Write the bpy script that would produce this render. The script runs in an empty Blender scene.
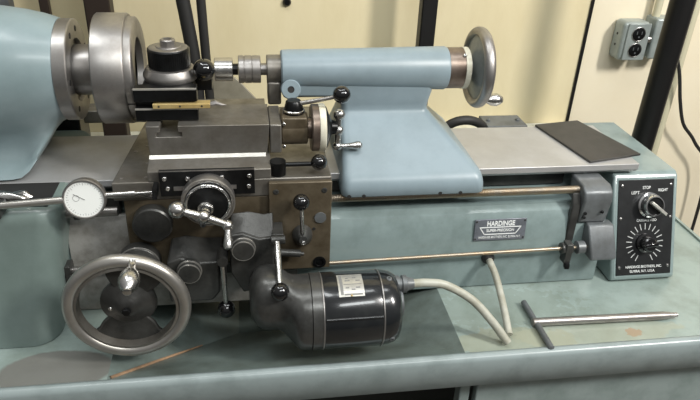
import bpy, bmesh, math, random
from mathutils import Vector, Matrix, noise
random.seed(7)
PI = math.pi
H = 1.05                      # height of the bed top above the floor; everything below is written relative to the bed top
SC = bpy.context.scene
COL = SC.collection

# ------------------------------------------------------------------ materials
def lin(c):
    f = lambda v: v/12.92 if v <= .04045 else ((v+.055)/1.055)**2.4
    return tuple(f(v/255.) for v in c) + (1.,)

def mat(name, rgb, rough=.5, metal=0., rgb2=None, scale=30., lo=.4, hi=.65, bump=0., bscale=200., spec=.5, stretch=None, rvar=0., coat=0.):
    m = bpy.data.materials.new(name); m.use_nodes = True
    nt = m.node_tree; N = nt.nodes; L = nt.links
    b = N['Principled BSDF']
    b.inputs['Base Color'].default_value = lin(rgb)
    b.inputs['Roughness'].default_value = rough
    b.inputs['Metallic'].default_value = metal
    b.inputs['Specular IOR Level'].default_value = spec
    b.inputs['Coat Weight'].default_value = coat
    tc = N.new('ShaderNodeTexCoord')
    mp = N.new('ShaderNodeMapping'); L.new(tc.outputs['Object'], mp.inputs['Vector'])
    if stretch: mp.inputs['Scale'].default_value = stretch
    if rgb2 or rvar:
        n = N.new('ShaderNodeTexNoise'); n.inputs['Scale'].default_value = scale; n.inputs['Detail'].default_value = 6; n.inputs['Roughness'].default_value = .65
        L.new(mp.outputs['Vector'], n.inputs['Vector'])
        r = N.new('ShaderNodeMapRange'); r.inputs['From Min'].default_value = lo; r.inputs['From Max'].default_value = hi
        L.new(n.outputs['Fac'], r.inputs['Value'])
        if rgb2:
            mx = N.new('ShaderNodeMix'); mx.data_type = 'RGBA'
            mx.inputs[6].default_value = lin(rgb); mx.inputs[7].default_value = lin(rgb2)
            L.new(r.outputs['Result'], mx.inputs[0]); L.new(mx.outputs[2], b.inputs['Base Color'])
        if rvar:
            q = N.new('ShaderNodeMapRange'); q.inputs['To Min'].default_value = rough-rvar; q.inputs['To Max'].default_value = rough+rvar
            L.new(r.outputs['Result'], q.inputs['Value']); L.new(q.outputs['Result'], b.inputs['Roughness'])
    if bump:
        n2 = N.new('ShaderNodeTexNoise'); n2.inputs['Scale'].default_value = bscale; n2.inputs['Detail'].default_value = 3
        L.new(mp.outputs['Vector'], n2.inputs['Vector'])
        bp = N.new('ShaderNodeBump'); bp.inputs['Strength'].default_value = bump; bp.inputs['Distance'].default_value = .002
        L.new(n2.outputs['Fac'], bp.inputs['Height']); L.new(bp.outputs['Normal'], b.inputs['Normal'])
    return m

MT = dict(
    head=mat('head_paint', (136,152,156), .34, 0, (120,136,138), 9, .35, .7, .04, 60, coat=.1),
    tail=mat('tail_paint', (131,146,153), .38, 0, (119,133,138), 14, .4, .75, .05, 80),
    base=mat('base_paint', (126,141,140), .3, 0, (106,120,118), 16, .45, .7, .05, 70, coat=.2),
    steel=mat('ground_steel', (186,183,178), .34, .85, (156,152,144), 12, .4, .7, stretch=(1,1,1), rvar=.06),
    plate=mat('bed_way_steel', (184,184,184), .42, .45, (166,164,160), 10, .4, .75, rvar=.07),
    bright=mat('bright_steel', (205,204,202), .26, 1, (180,178,174), 25),
    satin=mat('satin_steel', (164,161,158), .40, .9, (140,136,132), 20, rvar=.05),
    chrome=mat('chrome', (222,222,222), .1, 1),
    oily=mat('oily_steel', (140,137,131), .38, .7, (110,105,97), 22, .35, .65, .08, 120, rvar=.08),
    patina=mat('brown_patina_plate', (108,98,81), .42, .4, (80,70,54), 26, .35, .65, .06, 150),
    dark=mat('dark_cast_iron', (80,80,78), .34, .5, (54,54,52), 22, .35, .65, .12, 160),
    grey=mat('grey_cast', (108,112,114), .42, .3, (86,88,88), 25, .4, .7, .06, 120),
    black=mat('black_gloss', (14,14,15), .09, 0, coat=.5),
    blk=mat('black_oxide', (34,35,36), .3, .6, (22,22,22), 30),
    motor=mat('motor_enamel', (26,28,30), .2, .1, (40,42,42), 30, .5, .75, coat=.4),
    gear=mat('gearbox_casting', (88,88,86), .30, .6, (60,60,58), 25, .4, .7, .1, 110),
    rubber=mat('rubber', (34,33,32), .6),
    mat=mat('slab_sheet', (58,56,54), .5, 0, (48,47,45), 40, bump=.05, bscale=300),
    brass=mat('brass', (208,184,128), .4, .45, (190,164,106), 40),
    copper=mat('brown_steel', (136,124,114), .36, .8, (108,94,84), 20),
    white=mat('white_ring', (226,222,204), .4, .1, (206,200,178), 40),
    face=mat('dial_face', (236,238,234), .35),
    ink=mat('ink_grey', (120,120,118), .6),
    tick=mat('grey_lettering', (178,180,178), .5),
    letter=mat('white_lettering', (226,228,226), .5),
    panel=mat('black_panel', (26,27,28), .35, .1, (34,35,36), 50),
    npl=mat('name_plate', (116,120,128), .35, .3, (98,102,108), 60),
    alum=mat('aluminium_plate', (196,194,186), .35, .6, (176,174,168), 60),
    wall=mat('wall_paint', (219,206,170), .62, 0, (205,190,150), 7, .42, .8, .06, 260, stretch=(1,1,.35)),
    wall2=mat('wall_paint_pale', (236,226,202), .62, 0, (228,215,186), 4, .3, .75, .06, 260),
    trim=mat('trim_white', (222,222,208), .45, 0, (196,192,170), 30),
    post=mat('post_black', (22,21,21), .4, .2),
    postb=mat('post_brown', (48,38,32), .5, .2),
    outlet=mat('outlet_steel', (160,168,165), .4, .3, (142,150,147), 30),
    cable=mat('cable_sheath', (172,172,160), .45, 0, (150,148,132), 40),
    conduit=mat('conduit', (206,200,172), .45, .1),
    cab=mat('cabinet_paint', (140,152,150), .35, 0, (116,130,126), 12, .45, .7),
    cabd=mat('cabinet_inside_shade', (70,74,72), .5),
    floor=mat('floor_concrete', (120,114,104), .7, 0, (96,90,82), 6, .35, .7),
    rod=mat('warm_steel_rod', (162,152,137), .34, .8, (168,148,122), 40),
    panelgrey=mat('grimy_grey', (142,141,136), .42, .15, (92,88,80), 26, .4, .7, .08, 160),
    lip=mat('lip_paint', (140,151,151), .28, 0, (120,131,130), 20, .45, .75, .05, 90),
    column=mat('head_paint_shaded', (117,131,127), .34, 0, (100,114,109), 9, .35, .7, .04, 60, coat=.1),  # headstock paint again, darkened to put the column's shade into the colour
    webgrey=mat('handwheel_grey', (128,134,134), .36, .2, (106,112,112), 30),
    sump=mat('sump_oil_shade_paint', (108,120,116), .34, 0, (84,92,86), 14, .35, .65, .08, 120),  # darker paint holds the hopper's shade as well as its oil
    guard=mat('guard_sheet', (150,144,128), .5, .2, (132,126,110), 30),
    rust=mat('rusty_edge', (156,126,98), .6, .1, (120,96,74), 60),
)

# pan paint with its oily patch, grime and rust spots (stains that stay put)
def pan_material():
    m = mat('pan_paint', (140,154,149), .32, 0, (112,124,116), 13, .42, .75, .08, 120, coat=.15)
    nt = m.node_tree; N = nt.nodes; L = nt.links; b = N['Principled BSDF']
    src = b.inputs['Base Color'].links[0].from_socket
    g = N.new('ShaderNodeNewGeometry')
    def blot(src, c, rx, ry, rgb, amt, nscale, ndist):
        sub = N.new('ShaderNodeVectorMath'); sub.operation = 'SUBTRACT'; L.new(g.outputs['Position'], sub.inputs[0]); sub.inputs[1].default_value = (c[0], c[1], 0)
        mul = N.new('ShaderNodeVectorMath'); mul.operation = 'MULTIPLY'; L.new(sub.outputs[0], mul.inputs[0]); mul.inputs[1].default_value = (1/rx, 1/ry, 0)
        ln = N.new('ShaderNodeVectorMath'); ln.operation = 'LENGTH'; L.new(mul.outputs[0], ln.inputs[0])
        no = N.new('ShaderNodeTexNoise'); no.inputs['Scale'].default_value = nscale; no.inputs['Detail'].default_value = 5; L.new(g.outputs['Position'], no.inputs['Vector'])
        ad = N.new('ShaderNodeMath'); ad.operation = 'MULTIPLY_ADD'; L.new(no.outputs['Fac'], ad.inputs[0]); ad.inputs[1].default_value = ndist; L.new(ln.outputs['Value'], ad.inputs[2])
        mr = N.new('ShaderNodeMapRange'); L.new(ad.outputs[0], mr.inputs['Value'])
        mr.inputs['From Min'].default_value = 1+ndist*.5-.04; mr.inputs['From Max'].default_value = 1+ndist*.5+.04; mr.inputs['To Min'].default_value = amt; mr.inputs['To Max'].default_value = 0
        mx = N.new('ShaderNodeMix'); mx.data_type = 'RGBA'; L.new(mr.outputs['Result'], mx.inputs[0]); L.new(src, mx.inputs[6]); mx.inputs[7].default_value = lin(rgb)
        return mx.outputs[2]
    s = blot(src, (-.235, -.262), .075, .04, (108,105,100), .85, 18, .4)
    s = blot(s, (.40, -.27), .10, .03, (140,138,112), .45, 40, 1.6)
    s = blot(s, (.55, -.262), .14, .03, (150,150,128), .4, 30, 1.2)
    s = blot(s, (.604, -.268), .012, .009, (148,104,64), .5, 120, 1.8)
    s = blot(s, (.42, -.19), .12, .05, (108,116,102), .3, 90, 2.2)
    s = blot(s, (.27, -.20), .03, .05, (62,64,58), .35, 160, 2.4)
    L.new(s, b.inputs['Base Color'])
    return m
MT['pan'] = pan_material()

# ------------------------------------------------------------------ mesh builder
def frame(axis):
    z = Vector(axis).normalized()
    a = Vector((0,0,1)) if abs(z.z) < .9 else Vector((1,0,0))
    x = a.cross(z).normalized(); y = z.cross(x)
    return x, y, z

class B:
    def __init__(s): s.bm = bmesh.new()
    def ring_loft(s, rings, cap0=True, cap1=True, closed=True):
        vs = [[s.bm.verts.new(p) for p in r] for r in rings]
        n = len(rings[0])
        for a, b in zip(vs, vs[1:]):
            for i in range(n if closed else n-1):
                j = (i+1) % n
                try: s.bm.faces.new((a[i], a[j], b[j], b[i]))
                except ValueError: pass
        if cap0: s.bm.faces.new(vs[0][::-1])
        if cap1: s.bm.faces.new(vs[-1])
        return s
    def box(s, x0, x1, y0, y1, z0, z1):
        r = lambda z: [(x0,y0,z),(x1,y0,z),(x1,y1,z),(x0,y1,z)]
        return s.ring_loft([r(z0), r(z1)])
    def obox(s, c, ex, ey, ez, sx, sy, sz):
        c = Vector(c); ex, ey, ez = (Vector(v).normalized() for v in (ex, ey, ez))
        r = lambda k: [c+ex*a*sx/2+ey*b*sy/2+ez*k*sz/2 for a, b in ((-1,-1),(1,-1),(1,1),(-1,1))]
        return s.ring_loft([r(-1), r(1)])
    def prism(s, pts, axis, a0, a1):
        # pts are the two other coordinates in cyclic order: X->(y,z), Y->(x,z), Z->(x,y)
        f = {'X': lambda p, a: (a, p[0], p[1]), 'Y': lambda p, a: (p[0], a, p[1]), 'Z': lambda p, a: (p[0], p[1], a)}[axis]
        return s.ring_loft([[f(p, a0) for p in pts], [f(p, a1) for p in pts]])
    def lathe(s, prof, o, axis, seg=40, phase=0., scl=(1,1), caps=True):
        x, y, z = frame(axis); o = Vector(o); rings = []
        for t, r in prof:
            r = max(r, 1e-5)
            rings.append([o+z*t+(x*math.cos(2*PI*i/seg+phase)*scl[0]+y*math.sin(2*PI*i/seg+phase)*scl[1])*r for i in range(seg)])
        return s.ring_loft(rings, caps and prof[0][1] > 1e-4, caps and prof[-1][1] > 1e-4)
    def cyl(s, a, b, r, seg=32, r2=None):
        a, b = Vector(a), Vector(b)
        return s.lathe([(0, r), ((b-a).length, r if r2 is None else r2)], a, b-a, seg)
    def tube(s, pts, r, seg=16):
        pts = [Vector(p) for p in pts]
        rs = r if isinstance(r, (list, tuple)) else [r]*len(pts)
        rings = []; prev = None
        for i, p in enumerate(pts):
            t = (pts[min(i+1, len(pts)-1)]-pts[max(i-1, 0)]).normalized()
            if prev is None: x, y, _ = frame(t)
            else:
                x = (prev - t*prev.dot(t)).normalized(); y = t.cross(x)
            prev = x
            rings.append([p+(x*math.cos(2*PI*k/seg)+y*math.sin(2*PI*k/seg))*rs[i] for k in range(seg)])
        return s.ring_loft(rings)
    def sphere(s, c, r, seg=28, scl=(1,1,1)):
        n = seg//2
        rings = [[(c[0]+r*scl[0]*math.sin(PI*j/n)*math.cos(2*PI*i/seg), c[1]+r*scl[1]*math.sin(PI*j/n)*math.sin(2*PI*i/seg), c[2]-r*scl[2]*math.cos(PI*j/n)) for i in range(seg)] for j in range(1, n)]
        return s.ring_loft(rings)
    def torus(s, c, R, r, axis, seg=64, k=16, scl=(1,1)):
        x, y, z = frame(axis); c = Vector(c); rings = []
        for i in range(seg+1):
            a = 2*PI*i/seg; d = x*math.cos(a)+y*math.sin(a)
            rings.append([c+d*(R+r*scl[0]*math.cos(2*PI*j/k))+z*r*scl[1]*math.sin(2*PI*j/k) for j in range(k)])
        return s.ring_loft(rings, False, False)

def spline(pts, n=8):
    P = [Vector(p) for p in pts]; out = []
    Q = [P[0]*2-P[1]]+P+[P[-1]*2-P[-2]]
    for i in range(1, len(Q)-2):
        for k in range(n):
            t = k/n; a, b, c, d = Q[i-1:i+3]
            out.append(.5*((2*b)+(c-a)*t+(2*a-5*b+4*c-d)*t*t+(3*b-a-3*c+d)*t**3))
    out.append(P[-1]); return out

WORLD = {}
def obj(name, b, m, parent=None, bevel=0., sharp=38, segs=2, label=None, sub=0):
    bm = b.bm if isinstance(b, B) else b
    bmesh.ops.remove_doubles(bm, verts=bm.verts, dist=1e-6)
    bmesh.ops.recalc_face_normals(bm, faces=bm.faces)
    xs = [v.co for v in bm.verts]
    c = Vector([(min(p[i] for p in xs)+max(p[i] for p in xs))/2 for i in range(3)])
    if parent is None: c.z = min(p[2] for p in xs)
    bmesh.ops.translate(bm, verts=bm.verts, vec=-c)
    for f in bm.faces: f.smooth = True
    me = bpy.data.meshes.new(name); bm.to_mesh(me); bm.free()
    me.set_sharp_from_angle(angle=math.radians(sharp))
    me.materials.append(MT[m] if isinstance(m, str) else m)
    o = bpy.data.objects.new(name, me); COL.objects.link(o)
    W = c+Vector((0,0,H)); WORLD[o.name] = W
    if parent is not None:
        o.parent = parent; o.location = W-WORLD[parent.name]
    else: o.location = W
    if bevel:
        mo = o.modifiers.new('bevel', 'BEVEL'); mo.width = bevel; mo.segments = segs; mo.limit_method = 'ANGLE'; mo.angle_limit = math.radians(35); mo.use_clamp_overlap = True
    if sub:
        mo = o.modifiers.new('sub', 'SUBSURF'); mo.levels = sub; mo.render_levels = sub
    if label: o['label'] = label
    return o
def tag(o, label, cat, group=None):
    o['label'] = label; o['category'] = cat
    if group: o['group'] = group
    return o
def thing(name, loc, label, cat, group=None):
    o = bpy.data.objects.new(name, None); COL.objects.link(o); o.empty_display_size = .03
    o.location = Vector(loc)+Vector((0,0,H)); WORLD[o.name] = o.location.copy()
    return tag(o, label, cat, group)
def struct(name, b, m, **k):
    o = obj(name, b, m, **k); o['kind'] = 'structure'; return o

DEPS = None
def lettering(parent, name, text, origin, ex, ey, size, m='letter', width=None, align='CENTER', depth=.0003, bold=0.):
    cu = bpy.data.curves.new('text', 'FONT'); cu.body = text; cu.size = size; cu.align_x = align; cu.align_y = 'CENTER'; cu.extrude = depth; cu.offset = bold
    t = bpy.data.objects.new('text', cu); COL.objects.link(t)
    bpy.context.view_layer.update()
    me = bpy.data.meshes.new_from_object(t.evaluated_get(bpy.context.evaluated_depsgraph_get()))
    bpy.data.objects.remove(t); bpy.data.curves.remove(cu)
    ex = Vector(ex).normalized(); ey = Vector(ey).normalized(); ez = ex.cross(ey)
    k = 1.
    if width:
        w = max(v.co.x for v in me.vertices)-min(v.co.x for v in me.vertices); k = width/w
    bm = bmesh.new(); bm.from_mesh(me); bpy.data.meshes.remove(me)
    o = Vector(origin)
    for v in bm.verts: v.co = o+ex*v.co.x*k+ey*v.co.y+ez*v.co.z
    return obj(name, bm, m, parent)

def screw(parent, c, axis, r=.0035, h=.003, m='bright', name='screw'):
    return obj(name, B().lathe([(0,r),(h*.6,r),(h,r*.75),(h,r*.42),(h*.5,r*.4)], c, axis, 16), m, parent)

# ------------------------------------------------------------------ the setting
struct('floor', B().box(-2.2, 2.4, -2.6, .62, -H-.05, -H), 'floor')
struct('wall_back', B().box(-2.2, .813, .45, .50, -H, 1.75), 'wall')
struct('wall_right', B().box(.820, 2.4, .46, .51, -H, 1.75), 'wall2')
struct('trim_1', B().box(.813, .820, .446, .50, -H, 1.75), 'post')
struct('trim_2', B().box(-2.2, .813, .405, .45, -.165, -.150), 'trim', bevel=.003)

# ------------------------------------------------------------------ chip pan and cabinet
pan = thing('chip_pan', (.1, .05, -.245), 'long grey-green painted chip pan under the whole lathe', 'chip pan')
b = B()
X0, X1, Y0, Y1, ZT = -.62, .87, -.29, .40, -.195
hx0, hx1, hy0, hy1 = -.165, .33, -.285, .15
gx, gy = (X0,hx0,hx1,.607,X1), (Y0,hy0,hy1,.27,Y1)
gv = {(i,j): b.bm.verts.new((x,y,ZT)) for i, x in enumerate(gx) for j, y in enumerate(gy)}
for i in range(4):
    for j in range(4):
        if (i, j) != (1, 1): b.bm.faces.new((gv[i,j],gv[i+1,j],gv[i+1,j+1],gv[i,j+1]))
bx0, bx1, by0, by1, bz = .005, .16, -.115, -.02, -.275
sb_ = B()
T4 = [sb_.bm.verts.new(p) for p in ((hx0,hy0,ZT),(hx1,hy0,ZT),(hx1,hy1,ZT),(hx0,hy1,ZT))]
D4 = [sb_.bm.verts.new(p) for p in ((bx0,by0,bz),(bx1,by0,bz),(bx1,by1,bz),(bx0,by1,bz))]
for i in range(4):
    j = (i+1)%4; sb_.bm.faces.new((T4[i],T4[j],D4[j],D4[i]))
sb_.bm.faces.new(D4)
obj('sump', sb_, 'sump', pan, sharp=15, label='sloping sump of the pan, coloured darker for oil and shade')
obj('tray', b, 'pan', pan, sharp=20)
# rolled front lip, back lip and end lips
prof = [(Y0+.004,ZT-.004),(Y0+.002,ZT+.003),(Y0-.004,ZT+.005),(Y0-.010,ZT+.002),(Y0-.012,ZT-.004),(Y0-.013,ZT-.048),(Y0-.010,ZT-.050),(Y0-.004,ZT-.048),(Y0-.004,ZT-.006)]
obj('front_lip', B().prism(prof, 'X', X0, X1), 'lip', pan, sharp=60)
obj('back_lip', B().box(X0, X1, Y1, Y1+.004, ZT-.03, ZT+.04), 'pan', pan)
obj('end_lip', B().box(X1, X1+.006, Y0-.004, Y1, ZT-.048, ZT+.004), 'pan', pan)
obj('rusty_seam', B().tube([(hx0+.004,hy0+.004,ZT-.001),(-.105,-.226,-.2210),(-.05,-.171,-.2470)], [.0026,.0022,.0012], 8), 'rust', pan, label='rusty brown seam of the pan')

cab = thing('machine_cabinet', (.1, 0, -H), 'grey-green steel cabinet carrying the chip pan, pale door at right', 'cabinet')
obj('door', B().box(.362, .86, -.278, -.262, -H+.08, -.246), 'cab', cab, bevel=.002)
obj('frame_post', B().box(.338, .354, -.272, -.25, -H, -.246), 'cab', cab, bevel=.002)
obj('back_panel', B().box(-.6, .86, .20, .22, -H, -.25), 'cabd', cab)
obj('side_panel', B().box(.845, .862, -.26, .20, -H, -.246), 'cab', cab)
obj('side_panel', B().box(-.6, -.583, -.26, .20, -H, -.246), 'cab', cab)
obj('door', B().box(-.58, -.17, -.262, -.25, -H+.08, -.255), 'cabd', cab, bevel=.002, label='cabinet front with shade put into its dark colour')  # darkened cabinet colour carries the shade on this front

# ------------------------------------------------------------------ lathe bed
bed = thing('lathe_bed', (.1, 0, -.195), 'grey painted lathe bed with flat steel way plate and lead screw', 'lathe bed')
obj('way_plate', B().prism([(-.0857,0),(.078,0),(.078,-.010),(.073,-.016),(-.080,-.016),(-.0857,-.010)], 'X', -.47, .664), 'plate', bed, bevel=.001)
prof = [(.068,-.017),(-.045,-.017),(-.045,-.046),(-.060,-.052),(-.105,-.056),(-.116,-.063),(-.122,-.074),(-.126,-.10),(-.130,-.14),(-.133,-.194),(.078,-.194)]
obj('base_casting', B().prism(prof, 'X', -.235, .605), 'base', bed, bevel=.002, sharp=25)
# headstock column at the left: rounded, flaring to the foot
def rrect(x0, x1, y0, y1, z, r, n=6):
    P = []
    for cx, cy, a0 in ((x1-r,y0+r,-PI/2),(x1-r,y1-r,0),(x0+r,y1-r,PI/2),(x0+r,y0+r,PI)):
        for k in range(n+1):
            a = a0+PI/2*k/n; P.append((cx+r*math.cos(a), cy+r*math.sin(a), z))
    return P
rings = [rrect(-.62,-.243,-.210,.104,-.194,.035), rrect(-.62,-.236,-.203,.104,-.15,.035), rrect(-.62,-.228,-.188,.104,-.08,.034), rrect(-.62,-.222,-.174,.104,-.02,.030), rrect(-.62,-.222,-.170,.104,-.007,.028), rrect(-.62,-.226,-.165,.104,-.002,.025), rrect(-.62,-.230,-.160,.104,-.0005,.022)]
bm_ = B().ring_loft(rings)
obj('headstock_column', bm_, 'column', bed, sharp=50)
obj('ledge_dark_sheet', B().box(-.60,-.236,-.156,-.0875,-.0003,.0006), 'rubber', bed)  # thin dark sheet laid over the column ledge
obj('underside_shade_strip', B().box(-.222,-.154,-.104,-.0860,-.045,-.0165), 'dark', bed, bevel=.002)  # added dark strip standing in for the shade under the bed edge
obj('hole_plug', B().cyl((-.334,-.185,-.102),(-.334,-.196,-.102),.005,16), 'rubber', bed)
obj('front_cover', B().prism([(-.100,-.0460),(-.108,-.0460),(-.1285,-.075),(-.1355,-.193),(-.128,-.193),(-.100,-.075)], 'X', -.228, .10), 'panelgrey', bed, bevel=.001, label='grimy bare grey cover under the apron')
# lead screw
pr = [(0,.0058)]
t = .002
while t < .405:
    pr += [(t,.0064),(t+.0006,.0064),(t+.0012,.0052),(t+.0018,.0052)]; t += .0025
pr.append((.412,.0058))
obj('recess_shade_strip', B().box(.149,.552,-.058,-.046,-.046,-.0165), 'dark', bed, bevel=.001)  # dark strip added at the recess back for its shade and dirt
obj('lead_screw', B().lathe(pr, (.149,-.108,-.031), (1,0,0), 20), 'rod', bed, sharp=60)
obj('lead_screw_shaft', B().cyl((-.225,-.126,-.029),(-.154,-.126,-.029),.0068,24), 'satin', bed)
obj('shaft_collar', B().cyl((-.212,-.126,-.029),(-.206,-.126,-.029),.0105,24), 'dark', bed)
obj('shaft_collar', B().cyl((-.200,-.126,-.029),(-.196,-.126,-.029),.009,24), 'dark', bed)
# control rod with stops
obj('control_rod', B().cyl((.1475,-.145,-.1235),(.572,-.145,-.1175),.0031,16), 'rod', bed)
sc = obj('stop_collar', B().cyl((.524,-.145,-.118),(.543,-.145,-.118),.0095,24).box(.529,.540,-.1555,-.139,-.142,-.106), 'dark', bed, bevel=.001)
screw(sc, (.5345,-.154,-.141), (0,-.6,-1), .005, .010, 'blk')
obj('rod_collar', B().lathe([(0,.008),(.001,.0105),(.013,.0105),(.014,.008)], (.550,-.145,-.1178), (1,0,0), 24), 'grey', bed)
obj('rod_bush', B().cyl((.574,-.145,-.1176),(.60,-.13,-.1176),.006,16), 'grey', bed)
sc = obj('rod_stop', B().box(-.2315,-.2225,-.160,-.140,-.125,-.097), 'dark', bed, bevel=.001)
obj('rod_end', B().cyl((-.245,-.15,-.109),(-.155,-.15,-.108),.0045,18), 'satin', bed)
# hanger bracket at the right end
br = obj('hanger_bracket', B().prism([(-.076,-.018),(-.118,-.018),(-.130,-.026),(-.134,-.040),(-.128,-.082),(-.085,-.094)], 'X', .553, .601), 'grey', bed, bevel=.003)
screw(br, (.560,-.1315,-.062), (0,-1,-.1), .0028, .0025, 'blk'); screw(br, (.560,-.1305,-.070), (0,-1,-.1), .0028, .0025, 'blk'); screw(br, (.588,-.1325,-.060), (0,-1,-.1), .0028, .0025, 'blk')
obj('rod_bracket', B().prism([(-.118,-.083),(-.137,-.082),(-.166,-.124),(-.166,-.132),(-.118,-.132)], 'X', .568, .612), 'grey', bed, bevel=.0025, label='paler grey sloping lower bracket')
obj('bracket_web', B().prism([(-.118,-.030),(-.128,-.050),(-.128,-.12),(-.118,-.12)], 'X', .538, .5525), 'dark', bed, bevel=.002)
# maker's plate on the base, tilted with the casting face
nd = Vector((0,.004,.036)).normalized(); nx = Vector((1,0,0)); nn = nx.cross(nd)
pc = Vector((.4235,-.1262,-.0885))
npl = obj('name_plate', B().obox(pc, nx, nd, nn, .086, .037, .002), 'npl', bed, bevel=.0008)
off = lambda u, v: pc+nx*u+nd*v+nn*.0012
lettering(npl, 'lettering', 'HARDINGE', off(0,.0105), nx, nd, .012, width=.046, bold=.0003)
trap = [(-.034,.0045),(.034,.0045),(.026,-.0075),(-.026,-.0075),(-.034,.0045)]
bb = B()
for p, q in zip(trap, trap[1:]):
    a, c = off(*p), off(*q); d = c-a
    bb.obox((a+c)/2, d, nn.cross(d), nn, d.length+.0014, .0014, .0006)
obj('trapezoid_border', bb, 'letter', npl)
lettering(npl, 'lettering', 'SUPER-PRECISION', off(0,-.0012), nx, nd, .0065, width=.046, bold=.0001)
lettering(npl, 'lettering', 'HARDINGE BROTHERS INC. ELMIRA N.Y.', off(0,-.0128), nx, nd, .0055, width=.070)
for u, v in ((-.040,.015),(.040,.015),(-.040,-.015),(.040,-.015)):
    obj('rivet', B().lathe([(0,.0016),(.0006,.0014),(.001,.0006)], off(u,v), nn, 10), 'dark', npl)

# ------------------------------------------------------------------ headstock
hs = thing('lathe_headstock', (-.34, 0, 0), 'rounded grey-green headstock casting with steel spindle flange at far left', 'headstock')
def hsec(X, R, m, W):
    P = []; n = 56
    for i in range(n):
        a = 2*PI*i/n; c, s = math.cos(a), math.sin(a)
        y, z = R*c, R*s
        if s < 0:
            t = -s                                   # 0 at the axis, 1 at the foot
            zb = -.139*t
            ci = R*math.sqrt(max(0., 1-(zb/(R*1.10))**2))
            w = (ci**6+.048**6)**(1/6)
            k = min(1., max(0., (t-.80)/.20)); k = k*k*(3-2*k)
            w += (W-.048)*k
            w *= min(1., abs(c)*5.0) if t > .97 else 1.
            y2 = math.copysign(w, c) if abs(c) > 1e-6 else 0.
            y, z = y*(1-m)+y2*m, z*(1-m)+zb*m
            z = max(z, -.139)
        P.append((X, y, .1395+z-(.0015 if False else 0)))
    return P
secs = [(-.60,.108,1,.104),(-.50,.106,1,.098),(-.42,.102,1,.092),(-.36,.096,1,.088),(-.32,.090,1,.085),(-.300,.087,1,.084),(-.288,.0855,.97,.084),(-.278,.084,.85,.085),(-.268,.0825,.62,.091),(-.257,.080,.34,.089),(-.246,.0775,.13,.086),(-.236,.0745,.02,.082),(-.2245,.0705,0,.08)]
obj('housing', B().ring_loft([hsec(*s) for s in secs]), 'head', hs, sharp=50)
fl = obj('spindle_flange', B().lathe([(0,.0705),(.001,.072),(.0175,.072),(.019,.0705),(.019,.045),(.013,.043),(.013,.030)], (-.225,0,.1375), (1,0,0), 72), 'satin', hs)
for a in (75, 110, 180, 235, 300, 20):
    y, z = .058*math.cos(math.radians(a)), .058*math.sin(math.radians(a))
    obj('bolt_hole', B().cyl((-.2065,y,.1375+z),(-.2055,y,.1375+z),.0042,14), 'rubber', fl)
obj('spindle_nose', B().lathe([(0,.036),(.034,.036)], (-.209,0,.1375), (1,0,0), 48), 'satin', hs)
obj('rear_dark_box', B().box(-.46,-.246,.106,.17,-.194,.040), 'blk', hs, bevel=.004)  # dark box added to fill the black gap behind the headstock
# chuck ring on the spindle
ck = thing('step_chuck', (-.15, 0, .057), 'large steel step chuck ring on the headstock spindle', 'chuck')
obj('chuck_body', B().lathe([(0,.036),(0,.0775),(.0015,.079),(.041,.079),(.043,.0775),(.043,.07)], (-.1745,0,.1385), (1,0,0), 96), 'satin', ck)
fr_ = obj('face_ring', B().lathe([(0,.0740),(.0085,.0740),(.010,.0730),(.012,.069),(.012,.050),(.010,.045),(-.030,.043),(-.036,.040),(-.036,.012),(-.030,.010)], (-.1315,0,.1385), (1,0,0), 96), 'satin', ck)
for a in (200, 320, 80):
    y, z = .043*math.cos(math.radians(a)), .043*math.sin(math.radians(a))
    obj('bore_hole', B().cyl((-.142,y*.985,.14+z*.985),(-.142,y*1.02,.14+z*1.02),.004,12), 'rubber', fr_)
obj('split_line', B().box(-.1315,-.1225,-.0692,-.0665,.1085,.1095), 'rubber', ck)
obj('wrench_hole', B().cyl((-.1735,-.0625,.158),(-.1757,-.0625,.158),.004,12), 'rubber', ck)

# drill bit lying on the column ledge
dr = thing('drill_bit', (-.30, -.125, -.0005), 'big twist drill bit lying on the ledge below the headstock', 'drill bit')
bmx = B(); rings = []
for i in range(60):
    t = i/59; X = -.40+.145*t; tw = t*9.; taper = 1 if t < .93 else max(.05,(1-t)/.07)
    R = .0095; ring = []
    for k in range(24):
        a = 2*PI*k/24
        r = R*taper*(1-.42*(math.cos(a*1.0)**8 if True else 0))
        ring.append((X, -.145+r*math.cos(a+tw), .0092+r*math.sin(a+tw)))
    rings.append(ring)
obj('fluted_body', bmx.ring_loft(rings), 'bright', dr, sharp=50)

# ------------------------------------------------------------------ carriage
ca = thing('lathe_carriage', (0, -.05, 0), 'oily brown steel lathe carriage and apron with levers, in front of the bed', 'carriage')
obj('saddle', B().prism([(-.152,-.150),(.147,-.150),(.147,.125),(-.131,.125),(-.131,.085)], 'Z', .0006, .028), 'oily', ca, bevel=.0015)
for x, y in ((-.141,-.135),(-.133,-.05),(-.118,-.03),(-.112,-.09),(-.108,-.135)):
    screw(ca, (x,y,.0278), (0,0,1), .003, .0008, 'satin')
ap = obj('apron', B().box(-.140,.147,-.148,-.135,-.128,.0004), 'patina', ca, bevel=.002)
obj('saddle_strip', B().box(-.154,-.094,-.1535,-.1505,.0065,.014), 'bright', ca, bevel=.0008)
fp = obj('front_plate', B().box(.058,.147,-.157,-.1495,-.123,.024), 'patina', ca, bevel=.0015)
for x, z in ((.136,.010),(.068,.010)):
    screw(fp, (x,-.1568,z), (0,-1,0), .0042, .0012, 'dark')
obj('plug', B().cyl((.131,-.1572,-.034),(.131,-.1592,-.034),.0085,24), 'grey', fp)
obj('oil_hole', B().cyl((.122,-.1572,-.053),(.122,-.1578,-.053),.0025,12), 'rubber', fp)
obj('rod_hole', B().lathe([(0,.010),(.002,.010),(.002,.0065),(.0005,.006)], (.131,-.1568,-.112), (0,-1,0), 24), 'blk', fp)
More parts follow.
